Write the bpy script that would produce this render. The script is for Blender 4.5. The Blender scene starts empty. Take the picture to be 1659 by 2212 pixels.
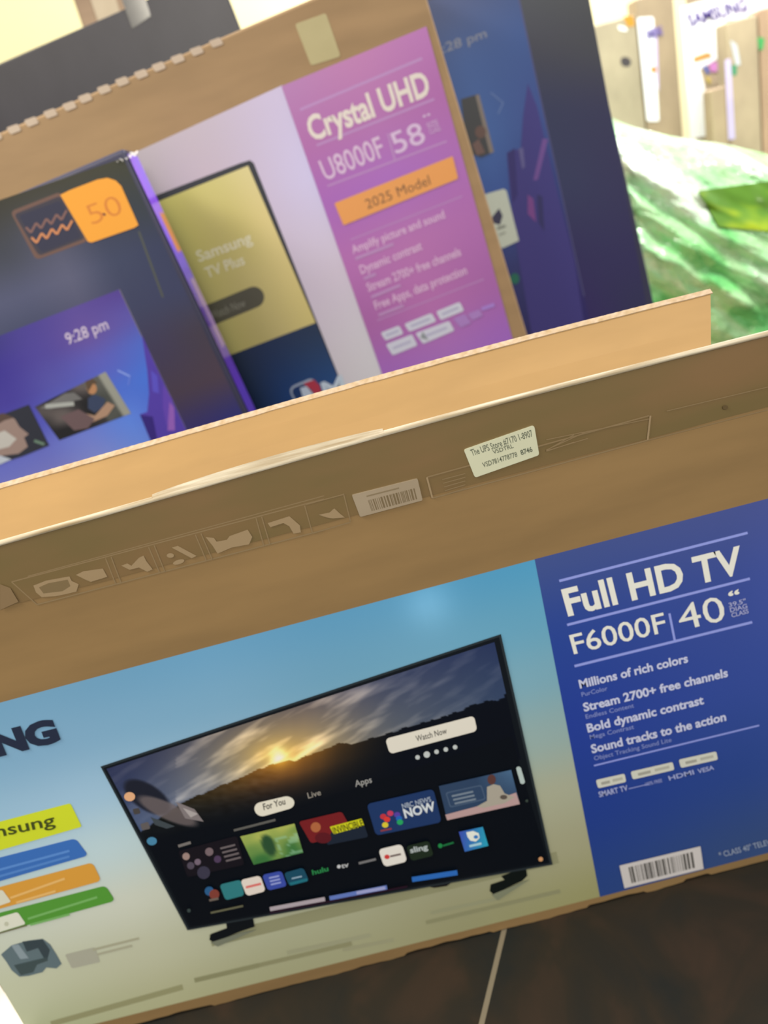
import bpy, math, random
from mathutils import Vector, Matrix, noise
random.seed(4)
C = bpy.context.scene.collection
scn = bpy.context.scene

# ------------------------------------------------------------------ camera
W, H, F = 1659., 2212., 1661.
ROLL, PITCH = math.radians(14.7), math.radians(23.5)
CAMZ = 0.823
cr, sr, ct, st = math.cos(ROLL), math.sin(ROLL), math.cos(PITCH), math.sin(PITCH)
Xv = Vector((1, 0, 0)); Uv = Vector((0, st, ct)); Fv = Vector((0, ct, -st))
right = cr*Xv - sr*Uv
up = sr*Xv + cr*Uv
cam_d = bpy.data.cameras.new('camera'); cam = bpy.data.objects.new('camera', cam_d); C.objects.link(cam)
M = Matrix((right, up, -Fv)).transposed().to_4x4(); M.translation = Vector((0, 0, CAMZ))
cam.matrix_world = M
cam_d.sensor_fit = 'VERTICAL'; cam_d.sensor_height = 36.0; cam_d.lens = 36.0*F/H
cam_d.clip_start = 0.02
cam_d.dof.use_dof = True; cam_d.dof.focus_distance = 0.60; cam_d.dof.aperture_fstop = 4.5
scn.camera = cam

# ------------------------------------------------------------------ world, lights, exposure
w = bpy.data.worlds.new('world'); scn.world = w; w.use_nodes = True
w.node_tree.nodes['Background'].inputs[0].default_value = (1.0, 0.93, 0.80, 1)
w.node_tree.nodes['Background'].inputs[1].default_value = 0.62
def area(name, loc, target, size, power, col):
    d = bpy.data.lights.new(name, 'AREA'); d.shape = 'RECTANGLE'; d.size, d.size_y = size
    d.energy = power; d.color = col
    o = bpy.data.objects.new(name, d); C.objects.link(o); o.location = loc
    o.rotation_euler = (Vector(target)-Vector(loc)).to_track_quat('-Z', 'Y').to_euler()
    return o
area('ceiling_light_near', (-1.15, 0.42, 2.0), (-.6, 0.7, 0), (1.2, 0.35), 40, (1, .88, .68))
area('fill_light_front', (0.25, -1.7, 1.9), (0.1, .7, .3), (1.6, .5), 44, (1, .92, .76))  # added fill lamp behind the camera, brightens the front panel
area('ceiling_light_far', (1.25, 1.35, 2.3), (1.2, 2.2, 0.5), (1.4, 0.3), 76, (1, .97, .92))
area('glint_light_rear', (1.0, 3.1, 2.3), (1.0, 2.1, 0.5), (1.6, 0.12), 85, (1, .98, .95))  # added lamp aimed back towards the camera to put glints on the sack
area('ceiling_light_wall', (-0.9, 2.6, 2.7), (-0.9, 3.2, 1.2), (1.8, 0.3), 26, (1, .93, .72))
scn.view_settings.view_transform = 'Standard'; scn.view_settings.look = 'None'
scn.view_settings.exposure = 0.0; scn.view_settings.gamma = 1.0
scn.view_settings.use_curve_mapping = False

# light reaching each zone (used to turn photographed colours into surface albedo)
EF = (1.03, 0.94, 0.78)
EP = (0.98, 0.86, 0.68)
EB = (1.35, 1.15, .93)
EG = (.98, .93, .9)

# ------------------------------------------------------------------ geometry helpers
def ray(px, py):
    dx, dy = px-W/2, py-H/2
    return (dx*cr-dy*sr, F*ct-(dx*sr+dy*cr)*st, -F*st-(dx*sr+dy*cr)*ct)
def at(px, py, Y):
    r = ray(px, py); k = Y/r[1]; return Vector((r[0]*k, Y, CAMZ+r[2]*k))
def on_z(px, py, z):
    r = ray(px, py); k = (z-CAMZ)/r[2]; return Vector((r[0]*k, r[1]*k, z))
def lin(c):
    return [((v/255)/12.92 if v <= 10 else (((v/255)+.055)/1.055)**2.4) for v in c]
def alb(c, E):
    return tuple(min(.93, a/e) for a, e in zip(lin(c), E))+(1.0,)
def lerp(a, b, t): return tuple(x+(y-x)*t for x, y in zip(a, b))
def bl(c, s, t):
    return tuple((c[0][i]*(1-s)+c[1][i]*s)*(1-t)+(c[3][i]*(1-s)+c[2][i]*s)*t for i in range(len(c[0])))
def grid_col(table, s, t):
    n, m = len(table)-1, len(table[0])-1
    a, b = min(max(t, 0), .9999)*n, min(max(s, 0), .9999)*m
    i, j = int(a), int(b); a -= i; b -= j
    a = a*a*(3-2*a)*.5+a*.5; b = b*b*(3-2*b)*.5+b*.5
    return lerp(lerp(table[i][j], table[i][j+1], b), lerp(table[i+1][j], table[i+1][j+1], b), a)

# ------------------------------------------------------------------ materials
def new_mat(name, rough=.6, spec=.5):
    m = bpy.data.materials.new(name); m.use_nodes = True
    b = m.node_tree.nodes['Principled BSDF']
    b.inputs['Roughness'].default_value = rough
    b.inputs['Specular IOR Level'].default_value = spec
    return m, m.node_tree, b
def noisy(name, c1, c2, scale=(8, 8, 8), rough=.7, spec=.3, bump=0.0, detail=5, fine=0.0, coords='Object'):
    m, nt, b = new_mat(name, rough, spec)
    tc = nt.nodes.new('ShaderNodeTexCoord'); mp = nt.nodes.new('ShaderNodeMapping')
    mp.inputs['Scale'].default_value = scale
    n = nt.nodes.new('ShaderNodeTexNoise'); n.inputs['Scale'].default_value = 1; n.inputs['Detail'].default_value = detail
    r = nt.nodes.new('ShaderNodeValToRGB')
    r.color_ramp.elements[0].position = .32; r.color_ramp.elements[1].position = .68
    r.color_ramp.elements[0].color = c1; r.color_ramp.elements[1].color = c2
    nt.links.new(tc.outputs[coords], mp.inputs[0]); nt.links.new(mp.outputs[0], n.inputs['Vector'])
    nt.links.new(n.outputs['Fac'], r.inputs[0]); nt.links.new(r.outputs[0], b.inputs['Base Color'])
    if bump:
        bp = nt.nodes.new('ShaderNodeBump'); bp.inputs['Strength'].default_value = bump; bp.inputs['Distance'].default_value = .002
        nt.links.new(n.outputs['Fac'], bp.inputs['Height']); nt.links.new(bp.outputs[0], b.inputs['Normal'])
    return m
def vcol(name, rough=.35, spec=.4, coat=0):
    m, nt, b = new_mat(name, rough, spec)
    a = nt.nodes.new('ShaderNodeVertexColor'); a.layer_name = 'Col'
    nt.links.new(a.outputs[0], b.inputs['Base Color'])
    b.inputs['Coat Weight'].default_value = coat; b.inputs['Coat Roughness'].default_value = .12
    return m
def kraft(name, c, E, rough=.75):
    a = alb(tuple(v*.96 for v in c), E); b = alb(tuple(min(255, v*1.04) for v in c), E)
    return noisy(name, a, b, (6, 6, 30), rough, .25)
PRINT = vcol('glossy_print', .36, .25)
MATTE = vcol('paper_print', .6, .3)
KF = kraft('kraft_board', (138, 109, 69), EF)
KB = kraft('kraft_board_light', (168, 132, 94), EB)
KFLAP = kraft('kraft_inner_liner', (214, 169, 108), (2.3, 2.15, 1.9), .8)
NAVY = noisy('navy_print', alb((52, 50, 70), EB), alb((66, 64, 88), EB), (3, 3, 3), .4, .4)

# ------------------------------------------------------------------ object helpers
def empty(name, loc, label, cat, group=None):
    o = bpy.data.objects.new(name, None); C.objects.link(o); o.location = loc
    o.empty_display_size = .05
    o['label'] = label; o['category'] = cat
    if group: o['group'] = group
    return o
def origin(parent):
    v = Vector((0, 0, 0))
    while parent: v += parent.location; parent = parent.parent
    return v
def mesh_obj(name, verts, faces, mat, parent=None, cols=None, label=None, smooth=False):
    o0 = origin(parent)
    me = bpy.data.meshes.new(name)
    me.from_pydata([tuple(Vector(v)-o0) for v in verts], [], faces)
    if cols:
        ca = me.color_attributes.new('Col', 'FLOAT_COLOR', 'POINT')
        for i, c in enumerate(cols): ca.data[i].color = c
    me.materials.append(mat); me.update()
    if smooth:
        for p in me.polygons: p.use_smooth = True
    o = bpy.data.objects.new(name, me); C.objects.link(o); o.parent = parent
    if label: o['label'] = label
    return o
def structure(o): o['kind'] = 'structure'; return o
def bevel(o, w=.002, seg=2):
    m = o.modifiers.new('bevel', 'BEVEL'); m.width = w; m.segments = seg; m.limit_method = 'ANGLE'; return o

class Mesh:
    def __init__(s): s.v = []; s.f = []
    def box(s, x0, x1, y0, y1, z0, z1, rot=0.0, piv=(0, 0)):
        n = len(s.v); c, d = math.cos(rot), math.sin(rot)
        for x in (x0, x1):
            for y in (y0, y1):
                for z in (z0, z1):
                    if rot: s.v.append((x*c-z*d, y, CAMZ+x*d+z*c))
                    else: s.v.append((x, y, z))
        for q in ((0, 1, 3, 2), (4, 6, 7, 5), (0, 4, 5, 1), (2, 3, 7, 6), (0, 2, 6, 4), (1, 5, 7, 3)):
            s.f.append(tuple(n+i for i in q))
        return s
    def build(s, name, mat, parent=None, **k): return mesh_obj(name, s.v, s.f, mat, parent, **k)

CAP = None
def text_mesh(t, bold=0.0):
    global CAP
    def mk(t, b):
        d = bpy.data.curves.new('lettering', 'FONT'); d.body = t; d.offset = b; d.resolution_u = 3
        o = bpy.data.objects.new('lettering', d); C.objects.link(o)
        bpy.context.view_layer.update()
        dg = bpy.context.evaluated_depsgraph_get()
        me = bpy.data.meshes.new_from_object(o.evaluated_get(dg))
        vs = [v.co.copy() for v in me.vertices]; fs = [tuple(p.vertices) for p in me.polygons]
        bpy.data.objects.remove(o); bpy.data.curves.remove(d); bpy.data.meshes.remove(me)
        return vs, fs
    if CAP is None: CAP = max(v.y for v in mk('H', 0)[0])
    return mk(t, bold)

class Art:
    """printed artwork lying on the upright plane y = Y, thin ink layers in front of one another"""
    def __init__(s, Y, E): s.Y = Y; s.E = E; s.v = []; s.f = []; s.c = []; s.layer = 1
    def y(s): return s.Y-.00003*s.layer
    def P(s, p): return at(p[0], p[1], s.y())
    def poly(s, pts, col, up=True):
        if up: s.layer += 1
        n = len(s.v)
        vs = [s.P(p) for p in pts]
        # ccw seen from camera
        a = sum(vs[i].x*vs[(i+1) % len(vs)].z-vs[(i+1) % len(vs)].x*vs[i].z for i in range(len(vs)))
        if a < 0: vs.reverse(); pts = list(reversed(pts))
        s.v += vs; c = alb(col, s.E)
        s.c += [c]*len(vs); s.f.append(tuple(range(n, n+len(vs))))
    def many(s, polys, col):
        s.layer += 1
        for p in polys: s.poly(p, col, False)
    def line(s, a, b, th, col):
        dx, dy = b[0]-a[0], b[1]-a[1]; L = math.hypot(dx, dy); nx, ny = -dy/L*th/2, dx/L*th/2
        s.poly([(a[0]+nx, a[1]+ny), (b[0]+nx, b[1]+ny), (b[0]-nx, b[1]-ny), (a[0]-nx, a[1]-ny)], col)
    def rq(s, q, r, col, n=5):
        """rounded quad: corners TL TR BR BL in photo pixels, r px"""
        w = math.dist(q[0], q[1]); h = math.dist(q[0], q[3]); ru, rv = min(.5, r/w), min(.5, r/h)
        pts = []
        for cx, cy, a0 in ((1-ru, rv, -90), (1-ru, 1-rv, 0), (ru, 1-rv, 90), (ru, rv, 180)):
            for i in range(n+1):
                a = math.radians(a0+90*i/n); pts.append(bl(q, cx+ru*math.cos(a), cy+rv*math.sin(a)))
        s.poly(pts, col)
    def disc(s, c, r, col, ry=None, n=14, rot=0):
        ry = ry or r; ca, sa = math.cos(rot), math.sin(rot)
        s.poly([(c[0]+r*math.cos(a)*ca-ry*math.sin(a)*sa, c[1]+r*math.cos(a)*sa+ry*math.sin(a)*ca)
                for a in [2*math.pi*i/n for i in range(n)]], col)
    def grid(s, q, nu, nv, fn):
        s.layer += 1; n = len(s.v)
        for j in range(nv+1):
            for i in range(nu+1):
                u, v = i/nu, j/nv; p = bl(q, u, v)
                s.v.append(s.P(p)); s.c.append(alb(fn(u, v, p[0], p[1]), s.E))
        for j in range(nv):
            for i in range(nu):
                a = n+j*(nu+1)+i; s.f.append((a, a+nu+1, a+nu+2, a+1))
    def text(s, t, p0, p1, p2, col, bold=0.0):
        """p0 baseline start, p1 baseline end, p2 top of a capital above p0"""
        s.layer += 1
        vs, fs = text_mesh(t, bold)
        if not vs: return
        x0, x1 = min(v.x for v in vs), max(v.x for v in vs)
        P0, P1, P2 = s.P(p0), s.P(p1), s.P(p2); n = len(s.v)
        for v in vs: s.v.append(P0+(P1-P0)*((v.x-x0)/(x1-x0))+(P2-P0)*(v.y/CAP))
        s.c += [alb(col, s.E)]*len(vs); s.f += [tuple(n+i for i in f) for f in fs]
    def build(s, name, mat, parent, label=None):
        return mesh_obj(name, s.v, s.f, mat, parent, cols=s.c, label=label)
def sub(parent_art, extra=2):
    a = Art(parent_art.Y, parent_art.E); a.layer = parent_art.layer+extra; return a

# ================================================================== the setting
grA, grB = on_z(1085, 2025, 0), on_z(1040, 2212, 0)
gd = (grB-grA).normalized(); gang = math.atan2(gd.y, gd.x)
m, nt, b = new_mat('slate_tile', .75, .2)
tc = nt.nodes.new('ShaderNodeTexCoord')
n1 = nt.nodes.new('ShaderNodeTexNoise'); n1.inputs['Scale'].default_value = 9; n1.inputs['Detail'].default_value = 8; n1.inputs['Distortion'].default_value = .8
r1 = nt.nodes.new('ShaderNodeValToRGB')
e = r1.color_ramp.elements; e[0].position = .3; e[0].color = alb((40, 44, 42), (1.75, 1.7, 1.5)); e[1].position = .7; e[1].color = alb((78, 60, 46), (1.75, 1.7, 1.5))
x = e.new(.5); x.color = alb((56, 50, 40), (1.75, 1.7, 1.5))
br = nt.nodes.new('ShaderNodeTexBrick'); br.offset = 0; br.inputs['Scale'].default_value = 1
br.inputs['Brick Width'].default_value = .6; br.inputs['Row Height'].default_value = .6
br.inputs['Mortar Size'].default_value = .0032; br.inputs['Mortar Smooth'].default_value = .2
br.inputs['Mortar'].default_value = alb((140, 130, 108), (1.3, 1.25, 1.1))
mp = nt.nodes.new('ShaderNodeMapping')
# object space: the grout joint seen in the photo runs through grA along gd
nrm = Vector((-gd.y, gd.x)); off = grA.x*nrm.x+grA.y*nrm.y
mp.inputs['Rotation'].default_value = (0, 0, math.pi/2-gang)
rx = grA.x*math.cos(math.pi/2-gang)-grA.y*math.sin(math.pi/2-gang)
ry = grA.x*math.sin(math.pi/2-gang)+grA.y*math.cos(math.pi/2-gang)
mp.inputs['Location'].default_value = (-rx, -ry+.34, 0)
nt.links.new(tc.outputs['Object'], mp.inputs[0]); nt.links.new(mp.outputs[0], br.inputs['Vector'])
nt.links.new(tc.outputs['Object'], n1.inputs['Vector']); nt.links.new(n1.outputs['Fac'], r1.inputs[0])
nt.links.new(r1.outputs[0], br.inputs['Color1']); nt.links.new(r1.outputs[0], br.inputs['Color2'])
nt.links.new(br.outputs['Color'], b.inputs['Base Color'])
fl = Mesh().box(-3.5, 4, -1.5, 3.6, -.05, 0); structure(fl.build('floor', m))
WALL = noisy('cream_wall', alb((255, 247, 205), (1.25, 1.25, 1.3)), alb((250, 242, 198), (1.25, 1.25, 1.3)), (2, 2, 2), .8, .2)
structure(Mesh().box(-3.5, 4, 3.6, 3.7, 0, 3).build('wall_back', WALL))

# ================================================================== front carton (40 inch set)
D = 0.62; XL, XR = -.876*D, .79*D; DEP = .12
TOPC = [(-.876, -.341), (-.7, -.339), (-.519, -.3356), (-.288, -.3304), (-.1, -.3258), (.0265, -.3231), (.15, -.3218), (.268, -.3214), (.42, -.3225), (.567, -.3242), (.79, -.327)]
def topz(x):
    x /= D
    for (a, za), (b_, zb) in zip(TOPC, TOPC[1:]):
        if x <= b_: return CAMZ+D*(za+(zb-za)*max(0, (x-a)/(b_-a)))
    return CAMZ+D*TOPC[-1][1]
front = empty('television_carton', ((XL+XR)/2, D+DEP/2, 0), 'kraft television carton with sky picture and blue text panel, standing frontmost on the floor', 'box', 'cartons of televisions in the near pile')
T = .006
# body: front wall with uneven top and worn bottom edge, side walls, rear wall, floor
def wall_strip(y0, y1, ztop, zbot, x0, x1, n):
    v, f = [], []
    for i in range(n+1):
        x = x0+(x1-x0)*i/n
        v += [(x, y0, zbot(x)), (x, y0, ztop(x)), (x, y1, ztop(x)), (x, y1, zbot(x))]
    for i in range(n):
        a = 4*i; c = a+4
        for j in range(4): f.append((a+j, a+(j+1) % 4, c+(j+1) % 4, c+j))
    f += [(3, 2, 1, 0), (4*n, 4*n+1, 4*n+2, 4*n+3)]
    return v, f
def wear(x):
    v = noise.noise(Vector((x*22, .3, 0)))*.5+noise.noise(Vector((x*60, 3, 0)))*.35
    step = .0035 if noise.noise(Vector((x*9, 9, 1))) > .05 else 0
    return max(0, .0015+.004*v+step)
v1, f1 = wall_strip(D, D+T, topz, wear, XL, XR, 240)
B = Mesh(); B.v = list(v1); B.f = list(f1)
rear_top = CAMZ-.327*D-.055
B.box(XL, XR, D+DEP-T, D+DEP, 0, rear_top)
B.box(XL, XR, D+T, D+DEP-T, 0, T)
for xa, xb in ((XL, XL+T), (XR-T, XR)):
    n = len(B.v); za = topz(xa)-.004
    B.v += [(xa, D+T, T), (xb, D+T, T), (xb, D+T, za), (xa, D+T, za), (xa, D+DEP-T, T), (xb, D+DEP-T, T), (xb, D+DEP-T, rear_top), (xa, D+DEP-T, rear_top)]
    for q in ((0, 1, 2, 3), (5, 4, 7, 6), (4, 0, 3, 7), (1, 5, 6, 2), (3, 2, 6, 7), (4, 5, 1, 0)): B.f.append(tuple(n+i for i in q))
B.build('carton_body', KF, front)

# open top flap hinged along the front edge, pointing back and up
PHI = math.radians(33); LF = .0640
fx1 = .4875*D
def flap_pt(x, l, h=0):  # h: height above the liner
    z0 = topz(x)
    return (x, D+.001+l*math.cos(PHI)-h*math.sin(PHI), z0+l*math.sin(PHI)+h*math.cos(PHI))
v, f = [], []
N = 60; K = 6
for i in range(N+1):
    x = XL+.004+(fx1-XL-.004)*i/N
    for j in range(K+1):
        l = LF*j/K*(1+.0*i)
        xs = x+(.029*j/K)*max(0, (i-N+12)/12)
        sag = .0012*math.sin(j/K*math.pi)*noise.noise(Vector((x*9, j*.3, 2)))
        v.append(flap_pt(xs, l, .0004+sag))
    for j in range(K+1):
        v.append(flap_pt(x+(.029*j/K)*max(0, (i-N+12)/12), LF*j/K, -.0042))
R = 2*(K+1)
for i in range(N):
    a, c = i*R, (i+1)*R
    for j in range(K):
        f.append((a+j, c+j, c+j+1, a+j+1)); f.append((a+K+1+j, a+K+2+j, c+K+2+j, c+K+1+j))
    f.append((a+K, c+K, c+K+K+1, a+K+K+1)); f.append((a, a+K+1, c+K+1, c))
for i in (0, N):
    a = i*R
    for j in range(K): f.append((a+j, a+j+1, a+K+2+j, a+K+1+j))
flap = mesh_obj('top_flap', v, f, KFLAP, front, label='bright inner face of the open flap')
# corrugated cut edge of the flap (two liners and fluting)
v, f = [], []
EDGE = noisy('cut_board_edge', alb((246, 214, 178), (2.0, 1.8, 1.5)), alb((225, 188, 140), (2.0, 1.8, 1.5)), (160, 160, 160), .9, .1)
XE = fx1+.029
nfl = 700
for i in range(nfl+1):
    x = XL+.004+(XE-XL-.004)*i/nfl; k = .5+.5*math.cos(i*math.pi/3); wv = .0005*noise.noise(Vector((x*50, 1, 4)))
    v += [flap_pt(x, LF-.0046+wv, .0004), flap_pt(x, LF-.0044+wv, .0012), flap_pt(x, LF-.0015, .0010+.0006*k), flap_pt(x, LF+.0012, .0012+.0002*k), flap_pt(x, LF+.0012, -.0046)]
for i in range(nfl):
    a = 5*i; c = a+5
    for j in range(4): f.append((a+j, a+j+1, c+j+1, c+j))
mesh_obj('corrugated_edge', v, f, EDGE, flap, label='pale corrugated cut edge')
# scuffed crease along the front edge
v, f = [], []
SC = noisy('scuffed_crease', alb((252, 236, 205), (1.9, 1.75, 1.5)), alb((190, 165, 125), (1.9, 1.75, 1.5)), (14, 300, 300), .8, .3)
N2 = 300
for i in range(N2+1):
    x = XL+(XR-XL)*i/N2
    wf = .0019+.0008*noise.noise(Vector((x*12, 5, 5)))
    if x > .12: wf *= .85
    z0 = topz(x)
    prof = [(D-.0005, z0-wf*.9), (D-.0016, z0-.0012), (D-.0006, z0+.0012), (D+.0022, z0+.0022+.0003*noise.noise(Vector((x*14, 7, 7)))), (D+.0045, z0+.0020), (D+.0045, z0-.001)]
    v += [(x, a, b_) for a, b_ in prof]
n6 = 6
for i in range(N2):
    a, c = i*n6, (i+1)*n6
    for j in range(n6): f.append((a+j, a+(j+1) % n6, c+(j+1) % n6, c+j))
f += [tuple(range(n6-1, -1, -1)), tuple(range(N2*n6, N2*n6+n6))]
mesh_obj('scuffed_crease', v, f, SC, front, label='pale scuffed fold line', smooth=True)
# a lifted liner strip on the crease
v, f = [], []
for i in range(41):
    p = at(330+i/40*500, 1080-i/40*141, D)
    h = math.sin(i/40*math.pi)**.7*.0035
    v += [(p.x, D-.0008, topz(p.x)+.001), (p.x, D+.004, topz(p.x)+.0038+h)]
for i in range(40): a = 2*i; f.append((a, a+2, a+3, a+1))
o = mesh_obj('lifted_liner', v, f, SC, front, label='frayed strip of paper lifting off the fold')
sm = o.modifiers.new('thickness', 'SOLIDIFY'); sm.thickness = .0006

# packing tape along the upper front
m, nt, b = new_mat('packing_tape', .26, .5)
tcn = nt.nodes.new('ShaderNodeTexCoord'); mpn = nt.nodes.new('ShaderNodeMapping'); mpn.inputs['Scale'].default_value = (4, 4, 14)
nn = nt.nodes.new('ShaderNodeTexNoise'); nn.inputs['Scale'].default_value = 1.2; nn.inputs['Detail'].default_value = 3
rr = nt.nodes.new('ShaderNodeValToRGB'); rr.color_ramp.elements[0].position = .35; rr.color_ramp.elements[1].position = .65
rr.color_ramp.elements[0].color = alb((112, 94, 58), EF); rr.color_ramp.elements[1].color = alb((126, 98, 64), EF)
nt.links.new(tcn.outputs['Object'], mpn.inputs[0]); nt.links.new(mpn.outputs[0], nn.inputs['Vector']); nt.links.new(nn.outputs['Fac'], rr.inputs[0]); nt.links.new(rr.outputs[0], b.inputs['Base Color'])
v, f = [], []
for i in range(81):
    x = XL+.0002+(XR-XL-.0004)*i/80
    zb = CAMZ+D*(-.428)+.0006*noise.noise(Vector((x*14, 2, 8)))
    v += [(x, D-.0005, zb), (x, D-.0005, topz(x)-.0005), (x, D, topz(x)-.0005), (x, D, zb)]
for i in range(80):
    a, c = 4*i, 4*i+4
    for j in range(4): f.append((a+j, a+(j+1) % 4, c+(j+1) % 4, c+j))
f += [(3, 2, 1, 0), (320, 321, 322, 323)]
tape = mesh_obj('packing_tape', v, f, m, front, label='wide clear tape over the printed pictograms')

# pictograms printed under the tape
a = Art(D-.0005, EF)
lt = (150, 126, 92); l2 = (133, 110, 76)
a.line((25, 1257), (700, 1078), 2.5, l2); a.line((60, 1245), (700, 1071), 2, l2)
a.line((80, 1306), (700, 1145), 3, l2)
for p, q in (((25, 1257), (80, 1306)), ((228, 1206), (250, 1262)), ((321, 1182), (345, 1238)), ((422, 1155), (446, 1212)), ((553, 1119), (570, 1180)), ((658, 1092), (675, 1152)), ((742, 1066), (757, 1126)), ((240, 1203), (261, 1258)), ((333, 1178), (356, 1235)), ((434, 1152), (458, 1208)), ((565, 1116), (583, 1176))):
    a.line(p, q, 2.5, l2)
a.line((660, 1090), (742, 1068), 2.5, l2); a.line((675, 1152), (757, 1128), 2.5, l2)
a.poly([(72, 1265), (100, 1254), (150, 1245), (155, 1255), (170, 1262), (165, 1278), (140, 1284), (120, 1288), (90, 1290), (78, 1280)], lt)
a.poly([(84, 1269), (104, 1260), (146, 1252), (152, 1266), (135, 1277), (94, 1282)], (118, 98, 66))
a.poly([(164, 1242), (180, 1234), (222, 1228), (232, 1246), (196, 1257), (184, 1252)], lt)
a.poly([(262, 1222), (275, 1217), (284, 1222), (300, 1205), (310, 1200), (316, 1212), (330, 1230), (318, 1235), (300, 1226), (280, 1231)], lt)
a.poly([(371, 1183), (384, 1179), (425, 1201), (414, 1206)], lt); a.disc((368, 1200), 8, lt, 5); a.disc((386, 1214), 13, lt, 5, rot=-.3)
a.poly([(444, 1160), (462, 1162), (468, 1170), (490, 1166), (496, 1158), (535, 1144), (545, 1160), (538, 1176), (500, 1183), (470, 1196), (460, 1180)], lt)
a.poly([(578, 1130), (625, 1115), (648, 1135), (650, 1150), (634, 1153), (625, 1137), (612, 1130), (584, 1139)], lt)
a.poly([(688, 1112), (712, 1107), (722, 1098), (735, 1110), (745, 1118), (718, 1120), (706, 1118)], lt)
a.line((922, 1031), (1402, 898), 3, l2); a.line((934, 1076), (1399, 951), 3, l2); a.line((922, 1031), (934, 1076), 4, lt); a.line((1405, 898), (1399, 951), 4, lt)
a.line((1180, 950), (1402, 905), 2, l2); a.line((1440, 888), (1659, 836), 2, l2); a.line((1400, 951), (1659, 885), 2, l2)
for k in range(5): a.line((955+k*2, 1036+k*8), (1005, 1023+k*8), 2, l2)
for k in range(4): a.line((1180, 975-k*1), (1180+60+30*(k % 2), 955-8*k), 2, l2)
a.disc((1567, 880), 6, (92, 74, 45), 5)
a.poly([(0, 1318), (40, 1300), (22, 1270), (0, 1262)], (128, 104, 72))
a.build('pictogram_print', MATTE, tape, label='faint pale handling pictograms')

# barcode label and white shipping sticker
def slab(name, q, Y, th, mat, parent, label=None, rnd=3):
    """thin rounded sheet standing off plane Y; returns object and Art for its face"""
    n = 4; pts = []
    w_ = math.dist(q[0], q[1]); h_ = math.dist(q[0], q[3]); ru, rv = min(.5, rnd/w_), min(.5, rnd/h_)
    for cx, cy, a0 in ((1-ru, rv, -90), (1-ru, 1-rv, 0), (ru, 1-rv, 90), (ru, rv, 180)):
        for i in range(n+1):
            an = math.radians(a0+90*i/n); pts.append(bl(q, cx+ru*math.cos(an), cy+rv*math.sin(an)))
    fr = [at(p[0], p[1], Y-th) for p in pts]; bk = [Vector((p.x, Y, p.z)) for p in fr]
    N_ = len(fr); f_ = [tuple(range(N_-1, -1, -1)), tuple(range(N_, 2*N_))]
    f_ += [(i, (i+1) % N_, N_+(i+1) % N_, N_+i) for i in range(N_)]
    return mesh_obj(name, fr+bk, f_, mat, parent, label=label)
def plain(name, c, E, rough=.5, spec=.35):
    return noisy(name, alb(c, E), alb(tuple(min(255, v+5) for v in c), E), (25, 25, 25), rough, spec)
bc = slab('barcode_label', [(760, 1070), (902, 1034), (913, 1081), (778, 1117)], D-.0005, .0014, plain('grey_label', (152, 134, 108), EF), front, 'dull grey barcode label')
def bars(a, q, col, seed, n=30, s0=.12, s1=.9, t0=.25, t1=.85):
    rnd = random.Random(seed); x = s0; polys = []
    while x < s1:
        wd = rnd.choice((.008, .012, .02, .03)); 
        if x+wd > s1: break
        polys.append([bl(q, x, t0), bl(q, x+wd, t0), bl(q, x+wd, t1), bl(q, x, t1)]); x += wd+rnd.choice((.008, .014, .02))
    a.many(polys, col)
q = [(760, 1070), (902, 1034), (913, 1081), (778, 1117)]
a = Art(D-.0019, EF); bars(a, q, (112, 94, 66), 2, t0=.38, t1=.88, s0=.2, s1=.93)
a.line(bl(q, .2, .2), bl(q, .7, .2), 3, (128, 110, 82)); a.build('barcode_print', MATTE, bc)
q = [(1002, 972), (1154, 919), (1165, 983), (1026, 1032)]
st_ = slab('shipping_sticker', q, D-.0005, .0014, plain('sticker_paper', (196, 193, 160), EF), front, 'white paper sticker with two lines of grey type', 5)
a = Art(D-.0019, EF); tk = (92, 96, 78)
a.text('The UPS Store #7170 1-8907', (1020, 985), (1152, 942), (1015, 972), tk, .01)
a.text('VSDTRL', (1066, 981), (1110, 967), (1063, 973), tk, .01)
a.text('VSD7814778778', (1044, 1010), (1118, 986), (1041, 1000), tk, .01)
a.text('8746', (1126, 983), (1151, 975), (1123, 973), tk, .02)
a.build('sticker_print', MATTE, st_)

# ---- printed sky panel
a = Art(D, EP)
SKYQ = [(-310, 1601), (1155, 1208.5), (1296, 1937), (70, 2246)]
sky_tab = [[(112, 152, 172), (112, 153, 175), (104, 152, 178), (92, 148, 176), (80, 148, 178)],
           [(128, 165, 184), (126, 162, 182), (118, 158, 178), (104, 152, 172), (96, 152, 172)],
           [(148, 178, 192), (150, 178, 192), (140, 168, 180), (124, 160, 168), (116, 156, 165)],
           [(172, 190, 188), (175, 190, 186), (160, 172, 165), (145, 160, 145), (138, 158, 150)],
           [(190, 190, 168), (192, 190, 168), (175, 172, 148), (160, 158, 125), (158, 156, 128)],
           [(180, 178, 145), (180, 176, 145), (165, 162, 130), (152, 147, 115), (152, 146, 112)],
           [(165, 165, 125), (163, 158, 118), (152, 147, 110), (142, 136, 98), (140, 134, 88)]]
def skyf(u, v, x, y):
    c = [q_*(1+.10*v) for q_ in grid_col(sky_tab, u, v)]
    g = 22*math.exp(-((x-925)**2+(y-1305)**2)/2600.)  # soft sheen of reflected light painted into the panel colour
    k = 7*noise.noise(Vector((u*4, v*3, 1)))
    return tuple(min(255, q_+g+k) for q_ in c)
a.grid(SKYQ, 70, 46, skyf)
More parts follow.
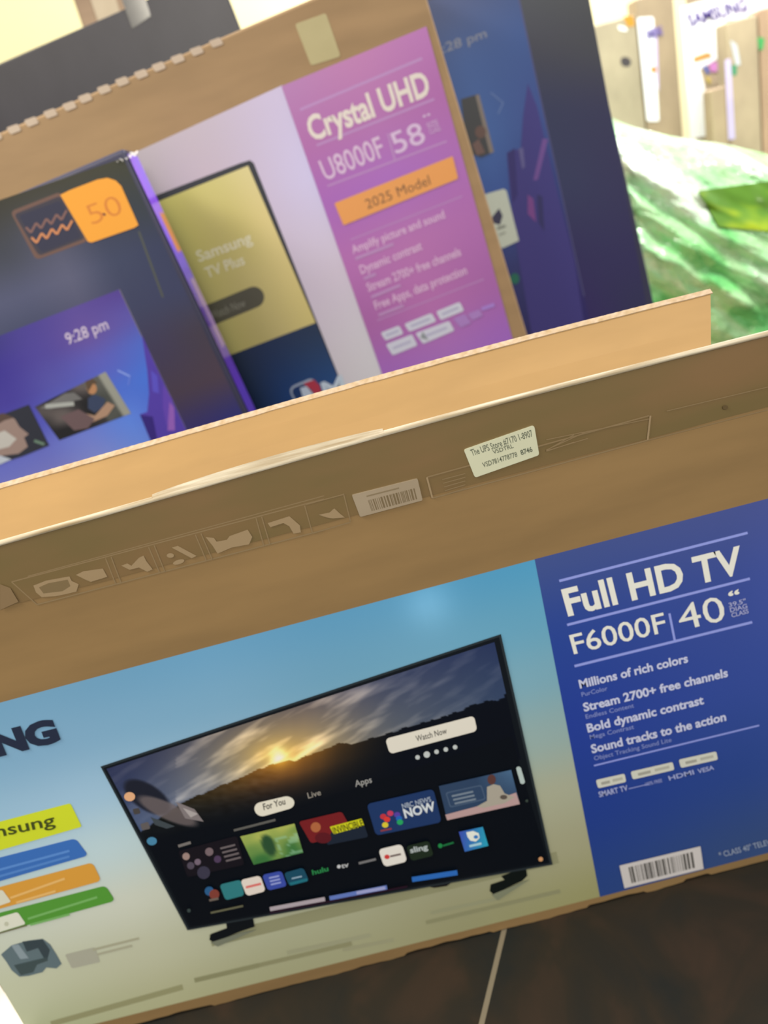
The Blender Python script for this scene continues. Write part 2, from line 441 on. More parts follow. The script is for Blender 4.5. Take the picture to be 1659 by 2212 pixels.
# pale ledge and small print under the set
for p, q, th, c in (((455, 2032), (1205, 1852), 26, (146, 141, 104)), ((110, 2212), (395, 2132), 12, (152, 146, 104)), ((620, 2058), (800, 2020), 9, (160, 155, 120)), ((420, 2118), (560, 2085), 10, (142, 137, 98)), ((740, 2052), (850, 2030), 8, (158, 152, 116)), ((930, 1972), (1080, 1940), 7, (152, 148, 112)), ((560, 2085), (760, 2038), 9, (145, 139, 101)), ((920, 1993), (1210, 1925), 8, (143, 138, 100))):
    a.line(p, q, th, c)
a.rq([(140, 2062), (205, 2046), (216, 2078), (155, 2092)], 4, (172, 166, 142)); a.line((200, 2052), (300, 2027), 5, (170, 163, 132)); a.line((210, 2062), (285, 2043), 5, (172, 165, 135))
# device pictogram bottom left
a.poly([(2, 2062), (25, 2042), (60, 2032), (92, 2028), (108, 2040), (122, 2062), (133, 2082), (122, 2092), (100, 2090), (92, 2100), (62, 2108), (42, 2110), (25, 2096), (14, 2078)], (98, 112, 112))
a.poly([(48, 2034), (92, 2029), (108, 2052), (102, 2074), (95, 2070), (82, 2048), (70, 2052), (58, 2056)], (58, 68, 70))
a.poly([(30, 2085), (100, 2068), (104, 2075), (80, 2084), (72, 2100), (45, 2107)], (66, 78, 76))
a.poly([(24, 2042), (40, 2040), (62, 2070), (44, 2072)], (140, 150, 150))
# colour bars
a.rq([(-180, 1822), (152, 1735), (177, 1786), (-150, 1880)], 5, (203, 207, 44))
a.rq([(-160, 1893), (163, 1811), (191, 1848), (-140, 1944)], 10, (60, 106, 170))
a.rq([(-140, 1953), (200, 1863), (219, 1903), (-120, 1996)], 10, (214, 150, 58))
a.rq([(-110, 2000), (228, 1913), (249, 1946), (-90, 2040)], 10, (85, 146, 52))
for p, q, c in (((-60, 1895), (150, 1838), (90, 134, 190)), ((-60, 1910), (150, 1850), (84, 128, 184)), ((22, 1940), (140, 1898), (226, 175, 100)), ((35, 1950), (120, 1925), (226, 175, 100)), ((60, 1985), (210, 1938), (120, 172, 92)), ((65, 1998), (150, 1975), (120, 172, 92))): a.line(p, q, 5, c)
a.rq([(-60, 1938), (5, 1922), (24, 1948), (-40, 1970)], 4, (216, 208, 180)); a.rq([(-30, 1990), (38, 1970), (56, 1996), (-15, 2018)], 5, (222, 216, 190))
a.line((-15, 2020), (58, 1999), 3, (110, 100, 70)); a.disc((14, 1996), 5, (195, 190, 160))
a.text('Samsung', (-75, 1824), (120, 1782), (-82, 1800), (68, 74, 30), .012)
sky = a.build('sky_picture_panel', PRINT, front, 'printed panel fading from sky blue to cream')
b_ = sub(a); b_.text('SAMSUNG', (-292, 1704), (131, 1598), (-314, 1662), (38, 44, 60), .06); b_.build('brand_lettering', PRINT, sky, 'large dark brand lettering')

# ---- printed television
t = sub(a); BK = (16, 21, 26)
t.poly([(488, 1992), (545, 1975), (550, 2002), (520, 2012), (462, 2036), (452, 2030), (455, 2018), (490, 2005)], (14, 18, 22))
t.poly([(1083, 1893), (1136, 1872), (1139, 1892), (1128, 1903), (1066, 1932), (1058, 1925), (1060, 1911), (1090, 1901)], (14, 20, 18))
t.poly([(455, 2036), (520, 2015), (555, 2008), (470, 2045)], (120, 120, 98)); t.poly([(1062, 1933), (1128, 1906), (1145, 1900), (1075, 1945)], (128, 128, 100))
t.poly([(925, 1915), (960, 1907), (985, 1900), (965, 1914), (938, 1918)], (20, 18, 20))
t.poly([(217, 1656), (1082, 1370), (1194, 1868), (405, 2010)], (40, 46, 48))
t.poly([(223, 1659), (1078, 1376), (1188, 1865), (408, 2006)], BK)
ridge = [(230, 1860), (300, 1800), (345, 1768), (400, 1730), (470, 1700), (520, 1680), (560, 1660), (600, 1648), (640, 1642), (690, 1622), (735, 1605), (755, 1608), (820, 1590), (900, 1565), (1000, 1535), (1015, 1522), (1090, 1508)]
def scr(u, v, x, y):   # colours of the printed sunset
    for (a_, ya), (b2, yb) in zip(ridge, ridge[1:]):
        if x <= b2: ry_ = ya+(yb-ya)*(x-a_)/(b2-a_); break
    else: ry_ = 1500
    ry_ += 5*noise.noise(Vector((x/18., 3, 3)))
    dx, dy = x-601, y-1632; d = math.hypot(dx, dy)
    if y < ry_:
        base = grid_col([[(38, 46, 78), (44, 50, 78), (60, 58, 80), (44, 52, 84), (34, 44, 78)], [(62, 78, 112), (92, 100, 120), (120, 112, 108), (76, 84, 100), (52, 66, 92)]], (x-232)/850., (y-(ry_-190))/190.)
        q_ = (dx*.86-dy*.5); p_ = (dx*.5+dy*.86)   # feathery streaks sweeping up to the right
        n_ = noise.noise(Vector((q_/150., p_/26.+q_/260., 4)))*.9+noise.noise(Vector((q_/60., p_/10., 7)))*.5+noise.noise(Vector((q_/24., p_/6., 9)))*.2
        k = max(0, n_+.12)*(120 if x > 380 else 55)*max(.22, 1-d/560.)
        c = [base[0]+k*1.1, base[1]+k*.95, base[2]+k*.72]
        g = math.exp(-(math.hypot(dx*.7, dy*1.3))/80.); g2 = math.exp(-(d/17.)**2)
        c = [c[0]+140*g+60*g2, c[1]+88*g+100*g2, c[2]-20*g+90*g2]
    else:
        depth = (y-ry_)
        g = math.exp(-d/120.); g2 = math.exp(-(d/26.)**2)
        c = [12+170*g*math.exp(-depth/110.), 20+98*g*math.exp(-depth/90.), 22+20*g]
        c = [c[0]+20*math.exp(-((x-720)/260.)**2-depth/70.)+60*g2, c[1]+8*math.exp(-((x-720)/260.)**2-depth/70.)+60*g2, c[2]+20*g2]
        if depth < 70 and x < 600: c = [q_+12*noise.noise(Vector((x/20., y/9., 2))) for q_ in c]
        c = lerp(c, (8, 13, 20), max(0, min(1, (v-.62)/.34, 1))) if True else c
        c = lerp(c, (8, 13, 22), max(0, min(1, (x-700)/170.)))
    if x < 440:   # dark haired onlooker at the left of the screen
        hd = ((x-318)/55.)**2+((y-1722-(x-318)*.45)/34.)**2
        if hd < 1 and y < 1760: c = lerp(c, (30, 32, 42), min(1, (1-hd)*3))
        hd = ((x-362)/70.)**2+((y-1752-(x-362)*.42)/22.)**2
        if hd < 1: c = lerp(c, (112, 98, 94), min(.8, (1-hd)*2))
    return tuple(max(4, min(252, q_)) for q_ in c)
t.grid([(230, 1661), (1068, 1387), (1125, 1640), (322, 1830)], 260, 110, scr)
# lower part of the screen: dark interface
t.poly([(318, 1822), (400, 1795), (560, 1770), (1105, 1590), (1184, 1862), (411, 2002)], (8, 13, 20))
t.poly([(330, 1815), (480, 1740), (640, 1725), (820, 1660), (830, 1590), (1112, 1518), (1130, 1660), (345, 1850)], (9, 14, 20)) if False else None
t.poly([(575, 1668), (600, 1660), (612, 1720), (600, 1725)], (120, 84, 40)) if False else None
# icons left
t.disc((280, 1721), 12, (222, 164, 118), 10); t.rq([(286, 1748), (300, 1745), (304, 1757), (290, 1760)], 3, (72, 66, 62)); t.rq([(303, 1780), (320, 1775), (325, 1790), (307, 1794)], 3, (96, 88, 84)); t.disc((328, 1817), 11, (72, 128, 155), 9)
t.poly([(380, 1732), (420, 1748), (440, 1775), (400, 1768)], (128, 116, 112)); t.poly([(395, 1745), (428, 1758), (412, 1766)], (170, 158, 150))
t.poly([(325, 1765), (345, 1772), (378, 1785), (360, 1790), (335, 1782)], (64, 70, 72))
wh = (222, 210, 188)
t.rq([(832, 1596), (1024, 1546), (1031, 1579), (842, 1629)], 9, wh); t.text('Watch Now', (900, 1602), (966, 1584), (897, 1590), (70, 66, 60), .01)
for p, r in (((902, 1636), 5), ((922, 1630), 7), ((943, 1624), 5), ((963, 1619), 5), ((983, 1614), 5)): t.disc(p, r, (190, 190, 180))
t.rq([(545, 1737), (630, 1717), (640, 1743), (556, 1767)], 16, (226, 214, 188)); t.text('For You', (570, 1750), (617, 1737), (567, 1737), (80, 74, 64), .02)
t.text('Live', (666, 1725), (694, 1717), (663, 1713), (150, 140, 125), .01); t.text('Apps', (768, 1700), (804, 1690), (765, 1687), (160, 155, 145), .01)
t.line((505, 1794), (595, 1771), 5, (96, 92, 84)); t.line((385, 1828), (412, 1820), 6, (120, 112, 104))
# posters
t.rq([(385, 1838), (512, 1805), (528, 1868), (405, 1895)], 6, (24, 20, 26))
for p, r, c in (((402, 1850), 8, (160, 130, 118)), ((427, 1862), 7, (118, 100, 110)), ((452, 1840), 9, (120, 100, 100)), ((470, 1856), 8, (80, 60, 84)), ((440, 1885), 14, (60, 56, 70)), ((412, 1870), 8, (84, 74, 84))): t.disc(p, r, c)
for k in range(4): t.line((476+4*k, 1833+9*k), (508+4*k, 1825+9*k), 4, (110, 98, 96))
GP = [(519, 1807), (636, 1779), (655, 1842), (548, 1868)]
def gpf(u, v, x, y):
    n_ = noise.noise(Vector((u*3, v*3, 5)))
    c = lerp((172, 176, 84), (60, 112, 56), min(1, max(0, v*.9+.5*n_)))
    fg = ((u-.42)/.14)**2+((v-.5)/.42)**2
    if fg < 1: c = lerp(c, (44, 76, 46), min(1, (1-fg)*2))
    if u > .55 and v > .3 and noise.noise(Vector((u*5, v*9, 2))) > .1: c = lerp(c, (150, 190, 150), .6)
    return c
t.grid(GP, 22, 14, gpf)
t.rq([(645, 1775), (738, 1753), (762, 1796), (672, 1822)], 6, (118, 32, 34)); t.rq([(716, 1796), (786, 1780), (796, 1808), (705, 1826)], 5, (30, 38, 50)); t.disc((682, 1787), 11, (176, 100, 60)); t.disc((698, 1810), 18, (92, 26, 32), 12)
t.rq([(712, 1786), (781, 1768), (787, 1784), (721, 1802)], 2, (206, 200, 30)); t.text('INVINCIBLE', (722, 1801), (786, 1784), (717, 1788), (60, 58, 20), .015)
t.rq([(792, 1737), (936, 1704), (954, 1776), (812, 1805)], 9, (32, 54, 94))
for p, c in (((828, 1764), (196, 52, 60)), ((836, 1770), (220, 60, 50)), ((832, 1782), (220, 196, 50)), ((843, 1757), (196, 60, 90)), ((858, 1760), (90, 64, 150)), ((862, 1768), (40, 96, 170)), ((864, 1776), (40, 160, 90))): t.disc(p, 7, c, 6)
t.text('NBC NEWS', (870, 1747), (932, 1731), (867, 1737), (170, 176, 182), .012); t.text('NOW', (875, 1767), (942, 1750), (870, 1749), (214, 214, 212), .035); t.line((822, 1795), (846, 1790), 4, (140, 60, 66))
WP = [(948, 1698), (1104, 1663), (1123, 1737), (966, 1772)]
t.grid(WP, 16, 10, lambda u, v, x, y: lerp((48, 66, 90), (88, 122, 150), max(0, u-.5)*1.4*(1-v)))
t.rq([(962, 1712), (1040, 1695), (1050, 1727), (972, 1745)], 5, (74, 90, 110)); t.rq([(965, 1714), (1038, 1698), (1047, 1725), (974, 1742)], 4, (50, 68, 92))
for k in range(3): t.line((976+3*k, 1720+8*k), (1022+3*k, 1710+8*k), 4, (120, 130, 138))
t.poly([(962, 1760), (1030, 1742), (1115, 1712), (1123, 1737), (966, 1772)], (186, 150, 142))
t.poly([(1052, 1700), (1066, 1694), (1080, 1697), (1090, 1714), (1112, 1722), (1090, 1735), (1045, 1745), (1030, 1742), (1052, 1730)], (170, 158, 138)); t.disc((1062, 1684), 9, (92, 58, 52), 11); t.disc((1088, 1722), 8, (92, 80, 70), 5)
t.rq([(1114, 1657), (1124, 1655), (1135, 1692), (1125, 1695)], 5, (180, 190, 178)); t.disc((1138, 1730), 3, (60, 70, 60))
# apps
t.disc((452, 1925), 10, (44, 90, 130)); t.disc((463, 1932), 11, (130, 62, 50)); t.line((452, 1945), (472, 1941), 5, (110, 96, 84))
t.rq([(474, 1911), (520, 1900), (528, 1934), (487, 1945)], 7, (50, 120, 120)); t.rq([(519, 1901), (562, 1891), (574, 1925), (533, 1936)], 8, (228, 210, 190)); t.line((531, 1917), (564, 1909), 5, (220, 110, 100))
t.rq([(566, 1890), (608, 1881), (620, 1914), (579, 1924)], 7, (60, 76, 156)); 
for k in range(3): t.line((581+2*k, 1897+7*k), (603+2*k, 1892+7*k), 3.5, (150, 156, 200))
t.rq([(613, 1886), (655, 1874), (668, 1903), (625, 1914)], 7, (28, 74, 92)); t.line((630, 1898), (652, 1893), 3, (150, 170, 180)); t.line((626, 1910), (664, 1900), 6, (34, 110, 120))
t.text('hulu', (675, 1890), (710, 1881), (673, 1880), (44, 130, 70), .03); t.text('tv', (738, 1876), (754, 1872), (736, 1866), (190, 186, 180), .02); t.disc((732, 1872), 4, (200, 196, 190)); t.line((775, 1865), (812, 1856), 5, (120, 116, 112))
t.rq([(817, 1835), (868, 1823), (880, 1861), (830, 1873)], 9, (230, 218, 200)); t.disc((836, 1851), 6, (206, 60, 56), 5); t.line((843, 1850), (866, 1845), 4, (110, 90, 84))
t.rq([(877, 1828), (926, 1816), (937, 1848), (889, 1860)], 7, (32, 44, 30)); t.text('sling', (887, 1843), (925, 1834), (884, 1832), (180, 184, 176), .03)
t.disc((951, 1827), 5, (34, 130, 66)); t.line((957, 1827), (980, 1820), 4, (30, 110, 60))
def appf(u, v, x, y): return lerp((64, 80, 170), (44, 160, 178), min(1, u*.8+v*.25))
t.grid([(991, 1797), (1043, 1786), (1055, 1827), (1004, 1840)], 6, 6, appf)
t.poly([(1007, 1798), (1022, 1795), (1034, 1800), (1036, 1810), (1028, 1818), (1016, 1816), (1010, 1808)], (232, 228, 216)); t.disc((1028, 1808), 5, (60, 120, 180), 4); t.line((1014, 1828), (1040, 1822), 5, (170, 205, 215))
t.line((455, 1972), (525, 1957), 4, (104, 100, 74)); t.line((583, 1964), (702, 1942), 9, (176, 160, 160)); t.line((712, 1941), (836, 1917), 10, (100, 120, 180)); t.line((770, 1929), (832, 1918), 7, (160, 160, 196)); t.line((890, 1900), (988, 1885), 11, (46, 104, 176)); t.line((583, 1972), (880, 1915), 4, (40, 20, 34))
t.disc((1168, 1856), 5, (210, 150, 100)); t.disc((408, 1967), 4, (60, 70, 66))
t.build('television_picture', PRINT, sky, 'printed picture of a black television showing a sunset menu')

# ---- printed blue text panel
a = Art(D, EP); a.layer = 4
btab = [[(64, 78, 128), (70, 80, 132), (84, 88, 150)], [(42, 66, 136), (58, 74, 138), (92, 102, 172)], [(38, 60, 138), (52, 72, 140), (66, 84, 150)], [(36, 60, 130), (44, 68, 130), (66, 88, 148)], [(44, 68, 122), (56, 76, 116), (78, 92, 120)]]
xr = XR-.004
zt = CAMZ+D*(-.5725); zb = CAMZ+D*(-1.3060)
def px_of(x, y, z):
    r = Vector((x, y, z-CAMZ)); d = r.dot(Fv); u_ = r.dot(right)/d*F; v_ = -r.dot(up)/d*F
    return (u_+W/2, v_+H/2)
BQ = [(1155, 1208), px_of(xr, D, zt), px_of(xr, D, zb), (1296, 1937.5)]
a.grid(BQ, 24, 30, lambda u, v, x, y: grid_col(btab, u, v))
bw = (224, 216, 196); rl = (142, 148, 204)
for p, q, th in (((1208, 1255), (1615, 1151), 5.5), ((1225, 1350), (1620, 1250), 5.5), ((1241, 1439), (1625, 1344), 5.5), ((1446, 1325), (1458, 1386), 5), ((1283, 1654), (1640, 1567), 3.5)): a.line(p, q, th, rl)
a.text('Full HD TV', (1227, 1330), (1607, 1236), (1212, 1276), bw, .028)
a.text('F6000F', (1240, 1413), (1441, 1364), (1229, 1373), bw, .008)
a.text('40', (1472, 1362), (1570, 1339), (1458, 1310), bw, 0)
a.text('\u201c', (1577, 1303), (1601, 1297), (1572, 1280), bw, .03)
for k, t_ in enumerate(('39.5"', 'DIAG', 'CLASS')): a.text(t_, (1575+3*k, 1312+11*k), (1612+3*k, 1302+11*k), (1573+3*k, 1303+11*k), (160, 158, 185), .02)
fw = (196, 194, 208)
a.text('Millions of rich colors', (1253, 1487), (1487, 1430), (1249, 1470), fw, .03)
a.text('Stream 2700+ free channels', (1262, 1537), (1573, 1461), (1258, 1520), fw, .03)
a.text('Bold dynamic contrast', (1270, 1582), (1521, 1520), (1266, 1565), fw, .03)
a.text('Sound tracks to the action', (1279, 1627), (1569, 1556), (1275, 1610), fw, .03)
sw = (128, 136, 182)
a.text('PurColor', (1257, 1505), (1313, 1491), (1255, 1496), sw, .01); a.text('Endless Content', (1266, 1553), (1370, 1528), (1264, 1544), sw, .01)
a.text('Mega Contrast', (1275, 1597), (1370, 1574), (1273, 1588), sw, .01); a.text('Object Tracking Sound Lite', (1284, 1643), (1451, 1602), (1282, 1634), sw, .01)
bd = (206, 200, 178)
for q in ([(1287, 1685), (1349, 1671), (1353, 1689), (1292, 1703)], [(1362, 1667), (1453, 1646), (1457, 1663), (1367, 1684)], [(1466, 1641), (1547, 1623), (1551, 1641), (1471, 1659)]):
    a.rq(q, 4, bd); a.line(bl(q, .15, .55), bl(q, .45, .55), 6, (160, 154, 136)); a.line(bl(q, .55, .5), bl(q, .9, .5), 6, (176, 170, 150))
a.text('SMART TV', (1295, 1722), (1357, 1707), (1292, 1711), (170, 172, 200), .02); a.line((1358, 1704), (1400, 1694), 2, (140, 146, 190)); a.text('100% FREE', (1395, 1698), (1431, 1689), (1393, 1691), (150, 154, 194), .01)
a.text('HDMI', (1446, 1686), (1500, 1672), (1443, 1677), (160, 164, 196), .02); a.text('VESA', (1508, 1671), (1543, 1662), (1506, 1662), (160, 164, 196), .02)
a.text('* CLASS 40" TELEVISION', (1555, 1853), (1700, 1815), (1551, 1842), (150, 158, 172), .01)
bp_ = a.build('blue_text_panel', PRINT, front, 'printed blue panel with white text')
q = [(1338, 1870), (1513, 1828), (1520, 1877), (1349, 1919)]
a2 = sub(a); a2.rq(q, 1, (206, 194, 182)); bars(a2, q, (96, 90, 82), 7, s0=.1, s1=.92, t0=.16, t1=.86); a2.build('barcode', PRINT, bp_, 'white barcode block with black bars')

# ================================================================== pallet under the rear pile
WOOD = noisy('pallet_wood', (.32, .22, .12, 1), (.42, .3, .17, 1), (3, 40, 40), .8, .2)
pal = empty('wooden_pallet', (-.2, 1.46, 0), 'low wooden pallet carrying the leaning television cartons behind the open flap', 'pallet')
for k in range(3): Mesh().box(-1.42, .95, 1.12+.3*k, 1.2+.3*k, 0, .10).build('stringer', WOOD, pal)
for k in range(12): Mesh().box(-1.42+.2*k, -1.42+.2*k+.16, 1.1, 1.84, .10, .12).build('deck_board', WOOD, pal)

# ================================================================== rear cartons (leaning 7.3 degrees sideways)
TILT = math.radians(7.3)
def tilt_carton(name, label, Y, dep, s0, s1, t1, mat, bev=.004):
    # lower left corner rests on the pallet deck
    c, d = math.cos(TILT), math.sin(TILT)
    t0 = ((.12-CAMZ)-s0*d)/c
    px = s0*c-t0*d
    e_ = empty(name, ((s0+s1)/2*c-t0*d, Y+dep/2, .12), label, 'box', 'cartons of televisions in the near pile')
    o = Mesh().box(s0, s1, Y, Y+dep, t0, t1, TILT).build('carton_body', mat, e_)
    bevel(o, bev, 3)
    return e_
# ---- carton A: large kraft with purple panel
YC = 1.29
cry = tilt_carton('television_carton', 'large kraft television carton with purple text panel and golden television picture', YC, .13, -1.13, .2095*YC, .1722*YC, KB)
a = Art(YC, EB)
LQ = [(200, 371), (610, 184), (905, 960), (560, 1120)]
ltab = [[(176, 160, 160), (190, 170, 172), (200, 180, 200)], [(150, 136, 150), (196, 172, 176), (206, 190, 214)], [(176, 160, 170), (200, 180, 186), (208, 188, 196)], [(196, 178, 180), (205, 188, 186), (210, 200, 198)], [(205, 192, 190), (208, 198, 194), (208, 202, 198)]]
a.grid(LQ, 24, 24, lambda u, v, x, y: [q_*f_ for q_, f_ in zip(grid_col(ltab, u, v), (1.05, 1.05, 1.06))])
lil = a.build('lilac_picture_panel', PRINT, cry, 'printed pale lilac panel')
g = sub(a)
g.poly([(290, 440), (520, 352), (540, 346), (548, 352), (830, 1060), (640, 1130), (560, 1100)], (58, 58, 62))
gt = [[(190, 178, 108), (204, 188, 104), (214, 196, 120), (226, 204, 140)], [(186, 174, 108), (204, 186, 104), (204, 184, 108), (228, 202, 134)], [(184, 170, 108), (204, 184, 110), (206, 184, 116), (224, 198, 128)], [(190, 178, 110), (200, 180, 108), (206, 184, 118), (216, 192, 120)]]
g.grid([(300, 452), (536, 358), (683, 700), (470, 780)], 18, 24, lambda u, v, x, y: grid_col(gt, u, v))
nb = [[(40, 48, 66), (44, 58, 86), (48, 60, 82)], [(24, 36, 60), (34, 70, 122), (42, 78, 128)], [(22, 30, 50), (32, 54, 96), (36, 62, 108)]]
g.grid([(468, 778), (682, 697), (800, 985), (610, 1080)], 14, 14, lambda u, v, x, y: grid_col(nb, u, v))
# dark pill
P0, P1 = (390, 706), (548, 642)
pts = []
for i in range(11):
    an = math.radians(-113+180*i/10)
    pts.append((P1[0]+23*math.cos(an), P1[1]+23*math.sin(an)))
pts += [(P0[0]+8, P0[1]+23), (P0[0]-8, P0[1]-21)]
g.poly(pts, (92, 86, 70)); g.text('Watch Now', (458, 690), (532, 661), (452, 674), (138, 130, 112), .01)
g.text('Samsung', (430, 566), (546, 523), (421, 544), (232, 218, 178), .015); g.text('TV Plus', (448, 601), (530, 570), (440, 580), (230, 216, 176), .015)
# league style emblem and letter at the panel foot
g.rq([(622, 838), (678, 814), (703, 872), (650, 895)], 14, (170, 176, 186)); g.rq([(627, 841), (676, 820), (698, 870), (652, 889)], 11, (34, 60, 104))
g.poly([(655, 829), (678, 820), (690, 832), (698, 858), (686, 860), (672, 842)], (182, 60, 76)); g.poly([(648, 838), (662, 834), (676, 850), (690, 864), (664, 880), (655, 860)], (196, 202, 210))
g.text('M', (706, 868), (752, 850), (692, 829), (200, 206, 212), .03)
g.build('television_picture', PRINT, lil, 'printed television with a golden screen over navy')
# ---- purple panel
a = Art(YC, EB); a.layer = 40
PQ = [(608, 186), (921, 57), (1148, 880), (880, 965)]
pt = [[(176, 126, 166), (184, 124, 164), (180, 118, 168)], [(174, 112, 160), (176, 116, 164), (172, 108, 160)], [(168, 108, 174), (170, 112, 180), (172, 112, 172)], [(180, 116, 168), (182, 120, 168), (176, 114, 168)], [(170, 108, 160), (180, 116, 166), (168, 108, 162)], [(164, 112, 186), (168, 118, 184), (160, 110, 186)], [(158, 110, 186), (166, 112, 186), (152, 104, 178)]]  # pinker top is the fall of light, painted into the print colours
a.grid(PQ, 18, 40, lambda u, v, x, y: [q_*f_ for q_, f_ in zip(grid_col(pt, u, v), (1.05, .97, 1.03))])
lw = (206, 160, 200)
for p, q, th in (((648, 237), (912, 126), 6), ((684, 314), (938, 214), 5), ((707, 402), (965, 305), 4), ((757, 518), (998, 424), 2.5), ((815, 692), (1045, 603), 2.5), ((838, 289), (853, 346), 4)): a.line(p, q, th, (190, 138, 184))
cw = (232, 212, 196)
a.text('Crystal UHD', (674, 305), (932, 202), (657, 257), cw, .03)
a.text('U8000F', (704, 390), (834, 336), (687, 349), (222, 186, 206), .008)
a.text('58', (856, 333), (922, 305), (839, 291), (220, 184, 208), .008)
a.text('\u201c', (918, 262), (934, 256), (912, 250), (220, 184, 208), .02)
for k, t_ in enumerate(('SIZE', 'CLASS')): a.text(t_, (924+5*k, 277+13*k), (948+5*k, 268+13*k), (920+5*k, 267+13*k), (206, 160, 196), .02)
fw = (226, 180, 206)
a.text('Amplify picture and sound', (763, 548), (962, 470), (757, 532), fw, .02)
a.text('Dynamic contrast', (781, 592), (913, 538), (775, 575), fw, .02)
a.text('Stream 2700+ free channels', (796, 630), (997, 551), (790, 613), fw, .02)
a.text('Free Apps, data protection', (812, 669), (1010, 591), (806, 652), fw, .02)
for p, q in (((768, 559), (850, 527)), ((786, 602), (812, 592)), ((802, 642), (865, 616)), ((818, 681), (872, 660))): a.line(p, q, 6, (194, 144, 186))
for q in ([(822, 719), (862, 703), (872, 721), (833, 736)], [(873, 700), (932, 676), (943, 694), (884, 717)], [(942, 673), (993, 652), (1003, 671), (952, 692)], [(833, 744), (890, 722), (902, 746), (848, 768)], [(897, 720), (970, 693), (982, 714), (914, 743)]):
    a.rq(q, 4, (214, 206, 214)); a.line(bl(q, .15, .5), bl(q, .85, .5), 5, (184, 174, 196))
a.poly([(908, 730), (913, 716), (926, 735), (918, 733)], (150, 150, 150))
a.rq([(978, 688), (1005, 678), (1018, 698), (995, 708)], 4, (178, 130, 190)); a.rq([(1010, 678), (1036, 668), (1043, 682), (1020, 693)], 4, (178, 130, 190)); a.line((1040, 668), (1068, 658), 8, (176, 132, 204))
pp = a.build('purple_text_panel', PRINT, cry, 'printed purple panel with white text')
q = [(722, 439), (978, 337), (990, 386), (742, 487)]
a2 = sub(a); a2.rq(q, 3, (240, 158, 88)); a2.text('2025 Model', (794, 452), (931, 398), (787, 432), (124, 88, 64), 0); a2.build('orange_banner', PRINT, pp, 'orange strip naming the model year')
# tape piece on top and torn tabs along the upper edge
slab('tape_piece', [(637, 52), (704, 28), (736, 122), (672, 142)], YC, .0006, plain('yellowed_tape', (180, 160, 110), EB, .4), cry, 'yellowed piece of tape', 6)
TAB = plain('torn_paper', (200, 172, 146), EB, .8, .2)
for x, y in ((-12, 297), (29, 280), (67, 264), (108, 246), (149, 230), (183, 213), (224, 194), (263, 177), (304, 161), (342, 145), (383, 128), (424, 111), (466, 93)):
    slab('torn_tab', [(x-16, y-4), (x+9, y-13), (x+17, y+2), (x-6, y+11)], YC-.0002, .001, TAB, cry, rnd=4)

# ---- carton B: dark navy, nearest, at the left
YL = 1.155
navL = tilt_carton('television_carton', 'dark navy television carton with orange badge, leftmost and nearest of the rear pile', YL, .075, -1.28, -.170*YL, .1105*YL, NAVY, .005)
a = Art(YL, EB)
ntab = [[(64, 60, 52), (68, 64, 54), (70, 66, 54), (66, 64, 50)], [(70, 70, 78), (84, 82, 98), (62, 64, 80), (58, 62, 66)], [(88, 88, 112), (96, 94, 116), (66, 70, 94), (58, 62, 88)], [(70, 72, 96), (82, 80, 104), (64, 66, 92), (62, 64, 92)], [(62, 58, 88), (66, 62, 88), (68, 60, 84), (72, 62, 74)], [(70, 60, 82), (72, 62, 82), (76, 62, 76), (80, 64, 76)], [(60, 50, 100), (60, 50, 100), (56, 50, 108), (52, 52, 116)]]
NQ = [(-330, 545), (266, 341), (528, 903), (-100, 1150)]
a.grid(NQ, 36, 36, lambda u, v, x, y: grid_col(ntab, max(0, (u-.5)*2), v))
a.line((300, 500), (352, 642), 5, (84, 84, 78))
wr = a.build('printed_wrap', PRINT, navL, 'dark navy printed front')
b_ = sub(a)
cop = (118, 88, 78)
b_.rq([(22, 457), (131, 414), (192, 520), (78, 562)], 10, cop); b_.rq([(30, 463), (130, 423), (184, 515), (84, 553)], 8, (72, 66, 74)); b_.rq([(40, 466), (130, 433), (176, 512), (90, 546)], 6, (62, 60, 76))
for k in range(2):
    pts = []
    for i in range(9): pts.append((56+k*12+i*11, 500+k*22-i*4.6+(7 if i % 2 else -9)))
    for p, q in zip(pts, pts[1:]): b_.line(p, q, 5, (214, 138, 92) if k else (136, 98, 90))
b_.poly([(130, 421), (150, 411), (210, 388), (232, 384), (250, 390), (262, 402), (299, 486), (290, 492), (198, 524), (190, 522)], (250, 164, 62))
b_.text('50', (200, 486), (268, 460), (182, 446), (222, 132, 60), -.01); b_.disc((225, 463), 4, (96, 40, 60), 2.5, rot=.6)
b_.build('orange_badge', PRINT, wr, 'orange badge with a numeral beside a copper outlined square')
b_ = sub(a)
stb = [[(62, 56, 120), (80, 66, 142), (96, 76, 148), (88, 66, 140)], [(66, 54, 140), (84, 70, 150), (106, 82, 152), (96, 86, 164)], [(74, 62, 148), (90, 84, 164), (96, 96, 184), (84, 108, 196)], [(84, 80, 170), (92, 100, 190), (84, 112, 204), (76, 118, 212)], [(110, 112, 190), (118, 128, 204), (100, 134, 220), (80, 100, 200)], [(132, 128, 192), (136, 140, 204), (112, 138, 216), (84, 110, 200)]]
SQ = [(-250, 822), (258, 625), (402, 928), (-60, 1115)]
b_.grid(SQ, 30, 24, lambda u, v, x, y: grid_col(stb, max(0, (u-.4)/.6), v))
b_.line((258, 625), (402, 928), 2, (120, 110, 120))
b_.poly([(306, 722), (330, 776), (402, 928), (402, 960), (340, 980), (322, 945), (302, 895), (318, 890), (322, 850), (318, 800)], (88, 66, 162))
b_.poly([(352, 830), (372, 862), (380, 900), (360, 920), (352, 880)], (104, 72, 170)); b_.poly([(302, 896), (330, 900), (345, 975), (325, 950)], (60, 44, 120)); b_.poly([(366, 868), (376, 880), (378, 930), (362, 930)], (150, 96, 178))
b_.poly([(326, 800), (340, 812), (344, 850), (330, 846)], (96, 84, 190))
